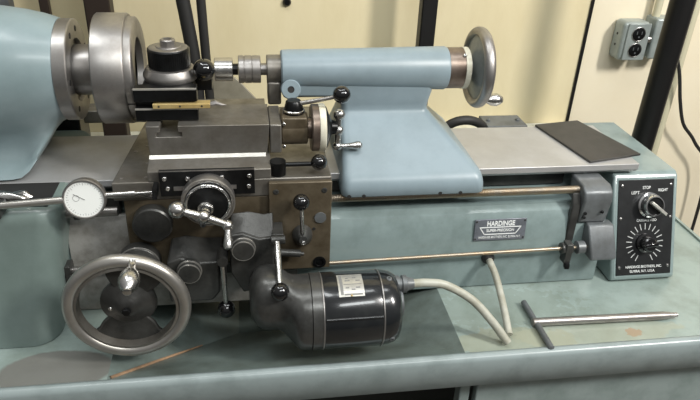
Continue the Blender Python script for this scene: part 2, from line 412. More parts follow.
# cross slide and its black gib plate
cs = obj('cross_slide', B().prism([(-.150,.0282),(.110,.0282),(.110,.0495),(-.126,.0495),(-.150,.0430)], 'X', -.104, .062), 'oily', ca, bevel=.001)
obj('bright_edge', B().prism([(-.1183,.0532),(-.1235,.0496),(-.1183,.0496)], 'X', -.103, .056), 'alum', cs)
gp = obj('gib_plate', B().box(-.088,.039,-.1565,-.1503,.0085,.0470), 'blk', ca, bevel=.0008)
for x, z in ((-.081,.031),(-.051,.030),(-.005,.031),(.032,.032),(-.078,.016),(.031,.016)):
    screw(gp, (x,-.1563,z+.005), (0,-1,0), .0036, .003, 'bright')
obj('plate_strip', B().box(-.070,.014,-.1585,-.1562,.018,.0235).box(-.088,.039,-.1568,-.1560,.0458,.0473), 'satin', gp)
# taper attachment bar at the rear
obj('rear_bar', B().box(-.24,-.13,.112,.150,.008,.030), 'oily', ca, bevel=.002)
# cross feed dial
cd = obj('cross_feed_dial', B().lathe([(0,.030),(.002,.0350),(.012,.0358),(.025,.0358),(.027,.0351),(.027,.0335),(.024,.0325),(.024,.02)], (-.0245,-.149,.0065), (0,-1,.0), 72), 'satin', ca)
obj('dial_ring', B().lathe([(0,.0360),(.0006,.0364),(.0020,.0364),(.0026,.0360)], (-.0245,-.1722,.0065), (0,-1,0), 72), 'steel', cd, label='pale rim line of the dial')
obj('dial_hub', B().lathe([(0,.0318),(.004,.0312),(.0075,.0285),(.0085,.0270),(.0085,.0262),(.0070,.0255),(.0072,.010)], (-.0245,-.1715,.0065), (0,-1,0), 56), 'blk', cd)
obj('hub_ring', B().torus((-.0245,-.1790,.0065),.0285,.0022,(0,1,0),64,10), 'chrome', cd)
# ball crank
cr = obj('cross_feed_crank', B().lathe([(0,.0105),(.008,.0105),(.0085,.008),(.020,.0075),(.024,.006)], (-.0275,-.179,.0040), (0,-1,0), 28), 'bright', ca)
obj('crank_arm', B().tube([(-.062,-.206,.0150),(-.030,-.206,.0035),(.001,-.206,-.0105)], [.0052,.0060,.0050], 16).sphere((-.029,-.206,.0035),.0090), 'bright', cr)
obj('crank_ball', B().sphere((-.0625,-.206,.0155),.0115), 'bright', cr)
obj('crank_grip', B().sphere((.001,-.206,-.0115),.0078).lathe([(0,.0045),(.010,.0045),(.018,.006),(.026,.0065),(.031,.005),(.032,.002)], (.001,-.206,-.0125), (0,-.6,-.6), 20), 'bright', cr)
screw(ca, (-.032,-.1925,-.0165), (0,-1,0), .004, .003, 'grey')
# round cover plate and apron handwheel
obj('cover_disc', B().lathe([(0,.0270),(.014,.0270),(.016,.0250),(.0165,.008)], (-.103,-.149,-.033), (0,-1,0), 48), 'dark', ca)
HX, HY, HZ = -.131, -.255, -.099
obj('handwheel_dial', B().lathe([(0,.025),(.003,.0295),(.018,.0295),(.020,.0275),(.030,.027),(.042,.022),(.058,.020)], (HX+.004,-.149,HZ+.004), (0,-1,0), 56), 'dark', ca)
obj('dial_edge', B().torus((HX+.004,-.1675,HZ+.004),.0290,.0011,(0,1,0),56,8), 'steel', ca)
hw = obj('apron_handwheel', B().torus((HX,HY,HZ),.0725,.0086,(0,1,0),96,20,(1,1.05)), 'steel', ca, sharp=60)
# web with two windows, hub disc
def polar_sector(b, a0, a1, rin, rout, y0, y1, n=14):
    P = []
    for k in range(n+1):
        a = math.radians(a0+(a1-a0)*k/n); P.append((HX+rout*math.cos(a), HZ+rout*math.sin(a)))
    for k in range(n+1):
        a = math.radians(a1+(a0-a1)*k/n); P.append((HX+rin*math.cos(a), HZ+rin*math.sin(a)))
    b.prism(P, 'Y', y0, y1)
def spoke(b, ac, half_in, half_out, flare):
    # spoke that widens towards the rim
    L_, R_ = [], []
    for k in range(13):
        t = k/12; r = .026+.041*t; h = half_in+(half_out-half_in)*t**3*1.0
        h = h+flare*max(0,t-.65)**2
        L_.append((HX+r*math.cos(math.radians(ac+h)), HZ+r*math.sin(math.radians(ac+h))))
        R_.append((HX+r*math.cos(math.radians(ac-h)), HZ+r*math.sin(math.radians(ac-h))))
    r, h = .067, h
    A_ = [(HX+r*math.cos(math.radians(ac+h-2*h*k/16)), HZ+r*math.sin(math.radians(ac+h-2*h*k/16))) for k in range(1, 16)]
    b.prism(L_+A_+R_[::-1], 'Y', HY+.006, HY+.013)
wb = B(); spoke(wb, 75, 44, 32, 90); spoke(wb, 265, 48, 33, 90)
obj('web', wb, 'dark', hw, bevel=.002)
obj('rim_inner', B().lathe([(-.006,.0655),(-.007,.062),(.008,.0610),(.012,.064),(.010,.067),(-.006,.0655)], (HX,HY,HZ), (0,1,0), 96, caps=False), 'oily', hw, sharp=30)
obj('hub', B().lathe([(-.012,.032),(.002,.0365),(.005,.0358),(.009,.029),(.018,.014),(.020,.012),(.022,.006),(.022,.001)], (HX,HY+.014,HZ), (0,-1,0), 48), 'dark', hw)
screw(hw, (HX-.022,HY+.0015,HZ-.003), (0,-1,0), .003, .002, 'bright')
obj('hub_nut', B().lathe([(0,.006),(.004,.006),(.005,.005)], (HX,HY-.009,HZ), (0,-1,0), 6), 'blk', hw)
obj('grip', B().lathe([(0,.0075),(.004,.006),(.010,.0052),(.016,.0078),(.024,.0118),(.033,.0132),(.041,.0118),(.047,.008),(.050,.0055),(.053,.0052),(.054,.003)], (HX+.015,HY-.004,HZ+.071), (0,-1,-.12), 32), 'bright', hw)
# lever brackets
def bracket(name, back, front, yb, yf):
    return obj(name, B().ring_loft([[(x,yb,z) for x, z in back], [(x,yf+.004,z) for x, z in front], [(x*.985+.015*front[0][0],yf,z) for x, z in front]]), 'dark', ca, bevel=.003, segs=3)
lb = bracket('lever_bracket', [(-.081,-.062),(-.060,-.058),(-.035,-.063),(-.008,-.064),(-.012,-.135),(-.024,-.150),(-.086,-.148),(-.090,-.104)],
             [(-.085,-.077),(-.066,-.070),(-.040,-.079),(-.013,-.079),(-.015,-.132),(-.026,-.146),(-.086,-.145),(-.089,-.104)], -.149, -.192)
pc_ = obj('pivot_cap', B().lathe([(0,.0165),(.006,.0165),(.008,.0155),(.013,.0155),(.016,.0142),(.016,.0005)], (-.055,-.190,-.088), (0,-1,0), 40), 'gear', lb)
obj('cap_ring', B().torus((-.055,-.1975,-.088),.0160,.0014,(0,1,0),48,8), 'steel', lb)
obj('cap_ring', B().torus((-.055,-.2050,-.088),.0150,.0009,(0,1,0),48,8), 'steel', lb)
rb = bracket('lever_bracket', [(.004,-.020),(.030,-.018),(.050,-.023),(.063,-.021),(.064,-.080),(.062,-.130),(.016,-.139),(-.001,-.100)],
             [(.002,-.038),(.020,-.036),(.042,-.046),(.062,-.044),(.063,-.080),(.061,-.128),(.018,-.136),(.001,-.100)], -.158, -.190)
pc_ = obj('pivot_cap', B().lathe([(0,.0165),(.006,.0165),(.008,.0155),(.013,.0155),(.016,.0142),(.016,.0005)], (.020,-.188,-.056), (0,-1,0), 40), 'gear', rb)
obj('cap_ring', B().torus((.020,-.1955,-.056),.0160,.0014,(0,1,0),48,8), 'steel', rb)
obj('cap_ring', B().torus((.020,-.2030,-.056),.0150,.0009,(0,1,0),48,8), 'steel', rb)
def ball_lever(top, ball, r_ball, r0, name='feed_lever'):
    top, ball = Vector(top), Vector(ball)
    d = (ball-top).normalized()
    lv = obj(name, B().tube([top, top+(ball-top)*.5, ball-d*r_ball*.8], [r0, r0*.9, r0*.75], 14), 'bright', ca)
    obj('ball_knob', B().sphere(ball, r_ball), 'black', lv)
    return lv
lv = ball_lever((-.009,-.197,-.075), (-.008,-.198,-.158), .0130, .0048)
obj('lever_hub', B().cyl((-.009,-.176,-.073),(-.009,-.203,-.073),.0075,20), 'dark', lv)
lv = ball_lever((.0665,-.199,-.046), (.0665,-.268,-.0795), .0124, .0048)
obj('lever_hub', B().cyl((.058,-.196,-.044),(.078,-.196,-.044),.0062,20).box(.060,.076,-.192,-.158,-.050,-.038), 'dark', lv, bevel=.001)
lv = ball_lever((.104,-.173,-.050), (.1015,-.178,.004), .0118, .0034, 'upper_lever')
obj('lever_boss', B().lathe([(0,.0150),(.006,.0142),(.014,.0095),(.020,.006),(.0205,.001)], (.105,-.157,-.062), (0,-1,.1), 32, scl=(1,1.15)), 'gear', lv)
screw(lv, (.105,-.176,-.064), (0,-1,.1), .0035, .003, 'bright')
obj('spring_tube', B().cyl((.060,-.172,-.080),(.101,-.172,-.085),.0055,16).cyl((.099,-.172,-.0845),(.106,-.172,-.086),.003,12), 'dark', ca)
# lying clamp lever
cl = obj('clamp_lever', B().tube([(.083,-.138,.043),(.128,-.138,.043)], .0034, 14), 'blk', ca)
obj('lever_hub', B().cyl((.072,-.137,.0285),(.072,-.137,.0485),.0112,28), 'blk', cl)
obj('ball_knob', B().sphere((.1295,-.140,.046), .0115), 'black', cl)
obj('apron_base', B().box(-.10,.05,-.150,-.1485,-.128,-.110), 'dark', ca)

# ------------------------------------------------------------------ compound slide
co = thing('compound_slide', (-.01, -.07, .0458), 'brown steel compound slide with graduated dial on top of the carriage', 'compound slide')
TS = [(-.102,.0465),(.058,.0465),(.062,.092),(-.062,.092),(-.062,.083),(-.057,.083),(-.057,.076),(-.092,.076),(-.092,.083),(-.086,.083),(-.086,.092),(-.104,.092)]
obj('slide_body', B().prism([(x,z) for x,z in TS], 'Y', -.108, -.028), 'oily', co, bevel=.0008)
obj('end_block', B().box(.0625,.079,-.106,-.030,.044+.003,.0905), 'oily', co, bevel=.002)
mt = obj('screw_mount', B().cyl((.0792,-.070,.070),(.118,-.070,.070),.0235,40).box(.080,.116,-.092,-.048,.072,.094), 'patina', co, bevel=.002)
for z in (.052,.086):
    screw(mt, (.083,-.0935,z), (-.2,-1,0), .0028, .002, 'bright')
ll = obj('lock_lever', B().tube([(.104,-.073,.1085),(.135,-.078,.1155),(.160,-.082,.122)], [.0034,.003,.0026], 14), 'satin', co)
obj('lever_cone', B().lathe([(0,.0150),(.002,.0150),(.003,.0140),(.005,.0140),(.016,.0115),(.0185,.0095),(.019,.001)], (.0985,-.070,.0945), (0,0,1), 36), 'blk', ll)
obj('cone_ring', B().lathe([(0,.0152),(.0018,.0155),(.0026,.0145)], (.0985,-.070,.0972), (0,0,1), 36), 'bright', ll)
obj('ball_knob', B().sphere((.1655,-.083,.1250), .0128), 'black', ll)
dl = obj('feed_dial', B().lathe([(0,.016),(.005,.016),(.005,.033),(.0065,.0345),(.0155,.0345),(.016,.034)], (.1182,-.070,.070), (1,0,0), 56), 'copper', co)
obj('graduated_ring', B().lathe([(0,.0345),(.001,.0352),(.0085,.0352),(.0095,.0342),(.0095,.02)], (.1342,-.070,.070), (1,0,0), 56), 'white', dl, label='white graduated ring')
obj('dial_hub', B().lathe([(0,.032),(.002,.0305),(.006,.020),(.010,.011),(.018,.009)], (.1440,-.070,.070), (1,0,0), 40), 'blk', dl)
bc = obj('ball_crank', B().sphere((.1640,-.072,.066),.0082).tube([(.1645,-.072,.088),(.164,-.072,.066),(.1635,-.072,.042)], [.0042,.005,.0042], 14).cyl((.156,-.071,.068),(.168,-.071,.068),.006,16), 'bright', co)
obj('crank_ball', B().sphere((.1648,-.072,.0905),.0088), 'bright', bc)
obj('crank_grip', B().sphere((.1635,-.072,.040),.007).lathe([(0,.0035),(.008,.0035),(.016,.0042),(.026,.0065),(.031,.006),(.034,.003)], (.167,-.072,.040), (1,0,.02), 18), 'bright', bc)

for t_ in (co,): t_.location += Vector((0,-.010,.0035))

# ------------------------------------------------------------------ tool post and holder
tp = thing('tool_post', (-.07, -.05, .092), 'black quick-change tool post with knurled round nut on the compound slide', 'tool post')
obj('post_block', B().box(-.108,-.040,-.068,-.005,.0922,.1375), 'blk', tp, bevel=.001)
obj('flange', B().lathe([(0,.036),(.004,.0375),(.008,.0372),(.016,.0325),(.017,.028)], (-.072,-.040,.1377), (0,0,1), 56), 'satin', tp)
kn = [ ]
bmk = B(); rings = []
for z, r in ((.1548,.0275),(.156,.0287),(.1795,.0287),(.1812,.0272),(.1815,.0)):
    rings.append([(-.072+(r-(.0006 if (i%2 and .155 < z < .179) else 0))*math.cos(2*PI*i/120), -.040+(r-(.0006 if (i%2 and .155 < z < .179) else 0))*math.sin(2*PI*i/120), z) for i in range(120)])
obj('knurled_nut', bmk.ring_loft(rings[:4]), 'blk', tp, sharp=25)
obj('top_washer', B().lathe([(0,.0265),(.0008,.0262),(.0014,.024),(.0016,.017),(.0030,.016),(.0032,.008)], (-.072,-.040,.1808), (0,0,1), 48), 'satin', tp)
hexb = B().lathe([(0,.0105),(.0075,.0105),(.009,.009),(.009,.0055),(.004,.005)], (-.072,-.040,.1838), (0,0,1), 12)
obj('hex_nut', hexb, 'satin', tp, sharp=25)
hl = obj('lock_handle', B().tube([(-.050,-.046,.146),(-.038,-.052,.149),(-.029,-.055,.152)], [.0062,.005,.0042], 14), 'satin', tp)
obj('ball_knob', B().sphere((-.0245,-.057,.1540), .0152), 'black', hl)
obj('rear_stop', B().box(-.039,-.016,-.040,-.015,.118,.136), 'blk', tp, bevel=.001)

th_ = thing('tool_holder', (-.07, -.08, .093), 'black slotted tool holder with brass strip clamped to the tool post front', 'tool holder')
obj('holder_block', B().prism([(-.0690,.0935),(-.0905,.0935),(-.0905,.1105),(-.0795,.1105),(-.0795,.1205),(-.0905,.1205),(-.0905,.1385),(-.0690,.1385)], 'X', -.1175, -.0345), 'blk', th_, bevel=.0006)
obj('ground_edge', B().box(-.1175,-.0345,-.0914,-.0880,.1092,.1109).box(-.1175,-.0345,-.0914,-.0880,.1372,.1391), 'alum', th_)
bs = obj('brass_strip', B().box(-.0935,-.0175,-.0945,-.0797,.1120,.1184), 'brass', th_, bevel=.0005, label='brass-coloured strip with three small holes')
for x in (-.0855,-.0575,-.0285):
    obj('hole', B().cyl((x,-.0943,.1152),(x,-.0949,.1152),.0014,12), 'rubber', bs)
obj('tool_bit', B().tube([(-.0175,-.088,.115),(-.010,-.087,.117),(-.002,-.086,.114),(.004,-.0855,.113)], [.003,.0038,.002,.0006], 8), 'satin', th_)

for t_ in (tp, th_): t_.location += Vector((0,-.010,.0035))

# ------------------------------------------------------------------ tailstock with drill chuck
ta = thing('tailstock', (.27, 0, 0), 'blue-grey painted tailstock with round barrel and broad sloping foot', 'tailstock')
obj('barrel', B().lathe([(0,.022),(0,.0265),(.002,.0285),(.012,.0290),(.255,.0335),(.258,.032),(.258,.02)], (.0845,0,.1365), (1,0,0), 64), 'tail', ta)
R_ = lambda x0, x1, y0, y1, z, r: rrect(x0, x1, y0, y1, z, r)
rings = [R_(.172,.322,-.022,.030,.125,.010), R_(.174,.320,-.024,.034,.104,.011), R_(.176,.316,-.022,.040,.086,.011), R_(.177,.3155,-.021,.042,.078,.011), R_(.177,.317,-.0225,.045,.0735,.012),
         R_(.1765,.320,-.0265,.048,.070,.012), R_(.1755,.323,-.032,.052,.066,.013), R_(.1695,.3815,-.112,.112,.0105,.014), R_(.1685,.385,-.1175,.117,.0055,.014), R_(.168,.387,-.1215,.121,-.001,.014), R_(.167,.3885,-.1235,.1235,-.009,.013), R_(.167,.3895,-.1235,.1235,-.021,.013), R_(.1673,.3890,-.1225,.1225,-.0225,.013),
         R_(.1675,.3885,-.0885,.0805,-.0225,.002), R_(.1675,.3885,-.0885,.0805,.0006,.002)]
obj('pedestal', B().ring_loft(rings), 'tail', ta, sharp=60)
for x in (.178,.200,.318,.350):
    obj('foot_notch', B().cyl((x,-.1228,-.0205),(x,-.1238,-.0205),.003,10), 'rubber', ta)
lug = obj('quill_lock_lug', B().lathe([(0,.015),(.012,.0148),(.0135,.0135),(.0135,.0052),(.004,.005)], (.098,-.020,.112), (0,-1,.25), 32), 'tail', ta)
obj('lock_bore', B().cyl((.098,-.028,.114),(.098,-.0318,.115),.0055,18), 'rubber', lug)
obj('under_rib', B().prism([(-.022,.125),(-.020,.100),(-.014,.096),(.014,.096),(.020,.100),(.022,.125)], 'X', .0875, .200), 'tail', ta, bevel=.002)
obj('front_collar', B().lathe([(0,.012),(0,.0205),(.001,.0215),(.021,.0215)], (.0635,0,.1365), (1,0,0), 40), 'oily', ta)
obj('collar_drop', B().box(.0640,.0842,-.0195,.018,.086,.122), 'oily', ta, bevel=.003)
obj('rear_collar', B().lathe([(0,.0318),(.0245,.0318)], (.3428,0,.1365), (1,0,0), 56), 'copper', ta)
wr = obj('graduated_ring', B().lathe([(0,.031),(.0005,.0325),(.0085,.0325),(.009,.031),(.009,.01)], (.3675,0,.1365), (1,0,0), 56), 'white', ta, label='white graduated ring')
screw(wr, (.3655,-.020,.162), (0,-.6,.8), .003, .002, 'bright')
tw = obj('tailstock_handwheel', B().torus((.3960,0,.1365),.0560,.0074,(1,0,0),80,18,(1,1.2)), 'satin', ta, sharp=60)
obj('web', B().lathe([(-.006,.014),(-.004,.020),(.002,.046),(.003,.051),(.009,.051),(.010,.02),(.012,.0005)], (.3895,0,.1365), (1,0,0), 56), 'webgrey', tw)
obj('hub', B().lathe([(0,.015),(.014,.014)], (.3762,0,.1365), (1,0,0), 32), 'satin', tw)
obj('grip', B().lathe([(0,.005),(.010,.0042),(.016,.0055),(.025,.0098),(.033,.0106),(.039,.0080),(.043,.005),(.044,.002)], (.400,-.006,.0845), (1,0,.0), 28), 'bright', tw)

dc = thing('drill_chuck', (.025, 0, .116), 'small steel drill chuck held in the tailstock quill', 'drill chuck')
pr = [(0,.0085)]
obj('knurled_sleeve', B().lathe([(0,.010),(0,.0195),(.001,.0205),(.008,.0205),(.0085,.0195),(.0095,.0195),(.010,.0205),(.019,.0205),(.0195,.0196),(.0205,.0196),(.021,.0205),(.032,.0205),(.033,.0195),(.033,.008)], (.0215,0,.1365), (1,0,0), 48), 'satin', dc, sharp=25)
obj('arbor', B().cyl((.053,0,.1365),(.064,0,.1365),.0090,24), 'satin', dc)
obj('neck', B().cyl((.0125,0,.1365),(.021,0,.1365),.0085,24), 'blk', dc)
obj('bright_cup', B().lathe([(0,.009),(0,.0165),(.001,.0175),(.026,.0175),(.027,.0165),(.027,.0085)], (-.0135,0,.1365), (1,0,0), 48), 'bright', dc, label='bright smooth steel cup at the nose')

# ------------------------------------------------------------------ dial indicator
di = thing('dial_indicator', (-.18, -.17, -.02), 'round white-faced dial indicator on a steel rod in front of the bed', 'dial indicator')
ax = Vector((.04,-1,.20)).normalized(); dcn = Vector((-.182,-.176,.016))
bz = obj('bezel', B().lathe([(-.012,.020),(-.012,.026),(-.004,.0275),(.003,.0275),(.0045,.0265),(.0045,.0248),(.002,.0242)], dcn, ax, 64), 'satin', di)
df = obj('dial_face', B().lathe([(.0015,.0246),(.0022,.0244)], dcn, ax, 64), 'face', di)
fx, fy, fz = Vector((1,0,0)), None, ax
fy = ax.cross(fx).normalized(); fx = fy.cross(ax).normalized()
tb = B()
for k in range(40):
    a = 2*PI*k/40; d = fx*math.cos(a)+fy*math.sin(a); l = .0035 if k % 5 == 0 else .002
    tb.obox(dcn+d*(.0225-l/2)+ax*.0023, d, ax.cross(d), ax, l, .00035, .0002)
obj('graduations', tb, 'ink', df)
nd_ = (fx*-.75+fy*.45).normalized()
obj('needle', B().obox(dcn+nd_*.007+ax*.0027, nd_, ax.cross(nd_), ax, .016, .0006, .0003), 'ink', df)
obj('sub_dial', B().torus(dcn-fx*.010+fy*.002+ax*.0023,.004,.00025,ax,24,6), 'ink', df)
obj('stem', B().cyl((-.155,-.172,.018),(-.118,-.172,.0195),.0040,20), 'bright', di)
obj('plunger', B().cyl((-.119,-.172,.0195),(-.094,-.172,.0205),.0019,14), 'bright', di)
obj('plunger_rest', B().box(-.096,-.090,-.178,-.1536,.012,.026), 'blk', di)
obj('mounting_rod', B().cyl((-.293,-.182,.013),(-.207,-.178,.0165),.0048,22), 'steel', di)
obj('rod_clamp', B().box(-.300,-.285,-.188,-.156,-.0042,.010), 'dark', di, bevel=.002)

di.location += Vector((0,0,.004))
# ------------------------------------------------------------------ feed motor
mo = thing('feed_motor', (.14, -.235, -.19), 'black gear motor with silver data plate hung on the apron front', 'motor')
MY, MZ = -.243, -.135
rings = []
def sup(X, cy, cz, ry, rz, n=2.0, k=40):
    P = []
    for i in range(k):
        a = 2*PI*i/k; c, s = math.cos(a), math.sin(a); q = (abs(c)**n+abs(s)**n)**(-1/n)
        P.append((X, cy+ry*c*q, cz+rz*s*q))
    return P
gb = [(.026,.012,.016,2),(.028,.024,.028,2.2),(.034,.033,.038,2.4),(.042,.037,.0425,2.6),(.052,.038,.0445,2.6),(.064,.038,.0450,2.5),(.074,.038,.0455,2.3),(.080,.042,.047,2.1),(.086,.047,.050,2),(.092,.051,.052,2),(.098,.0525,.0525,2),(.108,.053,.053,2)]
rings = []
for i, (X, ry, rz, n) in enumerate(gb):
    t = min(1, max(0, (X-.060)/.035)); t = t*t*(3-2*t)
    rings.append(sup(X, -.2295*(1-t)+MY*t, -.116*(1-t)+MZ*t, ry, rz, n))
obj('gearbox', B().ring_loft(rings), 'gear', mo, sharp=50)
obj('gearbox_mount', B().box(.030,.062,-.206,-.1908,-.140,-.095), 'dark', mo, bevel=.004)
obj('flange_band', B().lathe([(0,.0515),(.001,.0535),(.014,.0535),(.0155,.052)], (.1082,MY,MZ), (1,0,0), 64), 'gear', mo)
bd = obj('motor_body', B().lathe([(0,.0525),(.002,.0535),(.079,.0535),(.080,.0530),(.0805,.0525)], (.1240,MY,MZ), (1,0,0), 72), 'motor', mo)
obj('joint_ring', B().lathe([(0,.0535),(.0006,.0542),(.0018,.0542),(.0024,.0535)], (.2042,MY,MZ), (1,0,0), 72), 'satin', mo)
obj('joint_ring', B().lathe([(0,.0535),(.0006,.0542),(.0018,.0542),(.0024,.0535)], (.1226,MY,MZ), (1,0,0), 72), 'satin', mo)
obj('end_cap', B().lathe([(0,.0532),(.009,.0525),(.017,.0500),(.023,.046),(.026,.040),(.027,.032),(.027,.001)], (.2066,MY,MZ), (1,0,0), 72), 'motor', mo)
obj('vent_boss', B().lathe([(0,.022),(.005,.022),(.0065,.019),(.0065,.001)], (.2334,MY,MZ+.006), (1,0,0), 32), 'grey', mo)
for a in (200, 250, 330, 95):
    y, z = math.cos(math.radians(a)), math.sin(math.radians(a))
    screw(mo, (.2175,MY+.0505*y,MZ+.0505*z), (0,y,z), .0042, .003, 'grey')
obj('highlight_bar', B().tube([(.126,MY-.0536*math.cos(.42),MZ+.0536*math.sin(.42)),(.203,MY-.0536*math.cos(.42),MZ+.0536*math.sin(.42))], .0022, 10), 'motor', mo)  # raised bar added to draw the highlight line along the motor
# data plate wrapped on the barrel
def wrap(b, x0, x1, a0, a1, r0, r1, n=10):
    rg = []
    for k in range(n+1):
        a = math.radians(a0+(a1-a0)*k/n); c, s = math.cos(a), math.sin(a)
        rg.append([(x0,MY-r0*c,MZ+r0*s),(x1,MY-r0*c,MZ+r0*s),(x1,MY-r1*c,MZ+r1*s),(x0,MY-r1*c,MZ+r1*s)])
    return b.ring_loft(rg)
dp = obj('data_plate', wrap(B(), .145, .180, 56, 98, .0534, .0541), 'alum', mo, label='silver data plate')
pb = B(); wrap(pb, .1475,.1515,59,95,.0540,.0543)
wrap(pb, .1525,.1775,58,60.5,.0540,.0543); wrap(pb, .1525,.1775,75.5,76.5,.0540,.0543)
for x0, x1, a in ((.155,.162,82),(.156,.160,87),(.166,.171,88),(.170,.176,82),(.155,.160,69),(.163,.168,66),(.169,.175,69)):
    wrap(pb, x0, x1, a, a+2, .0540, .0543)
obj('printing', pb, 'ink', dp)
obj('plate_rivet', B().sphere((.162,MY-.0541*math.cos(math.radians(57.5)),MZ+.0541*math.sin(math.radians(57.5))),.0016,12), 'brass', dp)
GA = Vector((.2225,-.236,-.1025))
gl = obj('cable_gland', B().lathe([(0,.0105),(.006,.0105),(.006,.0130),(.012,.0130),(.013,.0105),(.016,.0105),(.017,.0128),(.023,.0128),(.024,.0105),(.027,.0095),(.034,.0075)], GA, (1,0,.0), 28), 'grey', mo, sharp=25)

ck_ = obj('motor_cable', B().tube(spline([(.254,-.236,-.1025),(.278,-.236,-.103),(.306,-.237,-.109),(.345,-.245,-.132),(.375,-.262,-.162),(.396,-.277,-.1885)], 8), .0062, 14), 'cable')
tag(ck_, 'pale grey cable curving from the motor end down to the pan', 'cable')
ck_ = thing('base_cable', (.41, -.20, -.195), 'pale grey cable running from the bed base down to the pan lip', 'cable')
obj('sheath', B().tube(spline([(.408,-.1345,-.137),(.408,-.148,-.139),(.411,-.170,-.150),(.410,-.215,-.172),(.404,-.262,-.1875)], 8), .0055, 14), 'cable', ck_)
obj('grommet', B().lathe([(0,.0105),(.004,.0105),(.008,.0085),(.010,.007)], (.408,-.1315,-.137), (0,-1,-.08), 24), 'rubber', ck_)

# ------------------------------------------------------------------ T-handled wrench in the pan
tw_ = thing('t_handle_wrench', (.54, -.24, -.195), 'steel T-handled wrench lying in the pan at right', 'wrench')
obj('shaft', B().lathe([(0,.0055),(.001,.0065),(.215,.0065),(.222,.0055),(.226,.0052),(.226,.0042),(.238,.004),(.239,.002)], (.4505,-.2375,-.1881), (1,-.025,0), 24), 'satin', tw_)
obj('cross_bar', B().lathe([(0,.003),(.001,.0045),(.108,.0045),(.109,.003)], (.4565,-.187,-.1885), (.0,-1,-.0), 18), 'grey', tw_)

# ------------------------------------------------------------------ dark sheet on the bed end
sl = B().prism([(.550,.078),(.640,.094),(.682,-.056),(.580,-.079)], 'Z', .0004, .0040)
tag(obj('rubber_mat', sl, 'mat', bevel=.0006), 'flat dark grey mat lying on the right end of the bed', 'mat')

# ------------------------------------------------------------------ speed control box
cb = thing('control_box', (.68, 0, -.19), 'grey-green electrical control box with black dial panel at the right end', 'control box')
bxp = [(-.072,-.020),(-.080,-.026),(-.146,-.188),(-.140,-.194),(.14,-.194),(.14,-.020)]
bx = obj('box_body', B().prism(bxp, 'X', .628, .745), 'base', cb, bevel=.009, segs=4)
pd = Vector((0,.066,.162)).normalized(); pn = nx.cross(pd)       # up the slope and out of the panel
pO = Vector((.6365,-.1426,-.1815))                               # lower left corner of the panel
PW, PH = .1000, .162
pp = lambda u, v, k=.0025: pO+nx*u*PW+pd*v*PH+pn*k
obj('face_rim', B().obox(pp(.5,.5,.0), nx, pd, pn, PW+.008, PH+.008, .0022), 'base', cb, bevel=.001)
pl = obj('dial_panel', B().obox(pp(.5,.5,.0014), nx, pd, pn, PW, PH, .0022), 'panel', cb, bevel=.0005)
for u, v in ((.06,.94),(.94,.94),(.05,.60),(.95,.60),(.05,.085),(.94,.085)):
    obj('panel_screw', B().lathe([(0,.0026),(.001,.0024),(.0014,.001)], pp(u,v), pn, 12), 'bright', pl)
kb = obj('selector_knob', B().lathe([(0,.0215),(.004,.021),(.006,.0185),(.010,.018),(.0105,.0165)], pp(.55,.735), pn, 40), 'chrome', cb)
kc = pp(.55,.735,.0128)
obj('knob_cap', B().lathe([(0,.0185),(.006,.0185),(.0085,.0168),(.0088,.0150),(.006,.0145),(.006,.001)], kc, pn, 40), 'chrome', kb)
obj('knob_disc', B().cyl(kc+pn*.0058, kc+pn*.0066, .0146, 32), 'blk', kb)
vd = (nx*.78-pd*.62).normalized()
obj('knob_pointer', B().obox(kc+pn*.010+vd*.006, vd, pn.cross(vd), pn, .034, .0052, .008), 'alum', kb, bevel=.001)
for s, u, v in (('LEFT',.30,.865),('STOP',.50,.915),('RIGHT',.80,.885)):
    lettering(pl, 'lettering', s, pp(u,v,.0026), nx, pd, .0070, width=.0140 if s != 'RIGHT' else .017)
lettering(pl, 'lettering', 'CARRIAGE FEED', pp(.52,.575,.0026), nx, pd, .0060, width=.036)
dO = pp(.50,.335,.0026)
for k in range(19):
    a = math.radians(-118-304*k/18 if False else 242-304*k/18)
    d = nx*math.cos(a)+pd*math.sin(a)
    obj('dial_tick', B().obox(dO+d*.0285, d, pn.cross(d), pn, .0105, .0014, .0005), 'tick', pl)
kk = obj('speed_knob', B().lathe([(0,.0165),(.003,.016),(.005,.013),(.017,.012),(.019,.010),(.019,.001)], dO, pn, 36), 'black', cb)
obj('knob_bar', B().obox(dO+pn*.019, nx*.95+pd*.1, pd, pn, .024, .0065, .008), 'black', kk, bevel=.0015)
lettering(pl, 'lettering', 'HARDINGE BROTHERS, INC.', pp(.50,.085,.0026), nx, pd, .0062, width=.066)
lettering(pl, 'lettering', 'ELMIRA, N.Y. U.S.A.', pp(.48,.038,.0026), nx, pd, .0062, width=.046)

# ------------------------------------------------------------------ behind the lathe
jb = thing('junction_box', (.53, .19, -.195), 'low grey junction box standing close behind the bed', 'junction box')
obj('box', B().box(.498,.574,.165,.215,-.1945,-.040), 'grey', jb, bevel=.003)
obj('lid', B().box(.495,.577,.162,.218,-.0398,-.034), 'grey', jb, bevel=.001)
screw(jb, (.505,.19,-.034), (0,0,1), .004, .004, 'grey'); screw(jb, (.566,.19,-.034), (0,0,1), .004, .004, 'grey')
tag(obj('black_hose', B().tube(spline([(.4985,.180,-.048),(.478,.170,-.030),(.448,.162,-.020),(.418,.165,-.030),(.390,.18,-.070),(.375,.21,-.12),(.37,.24,-.1855)], 8), .0090, 14), 'rubber'), 'black hose bending from the junction box behind the tailstock', 'hose')

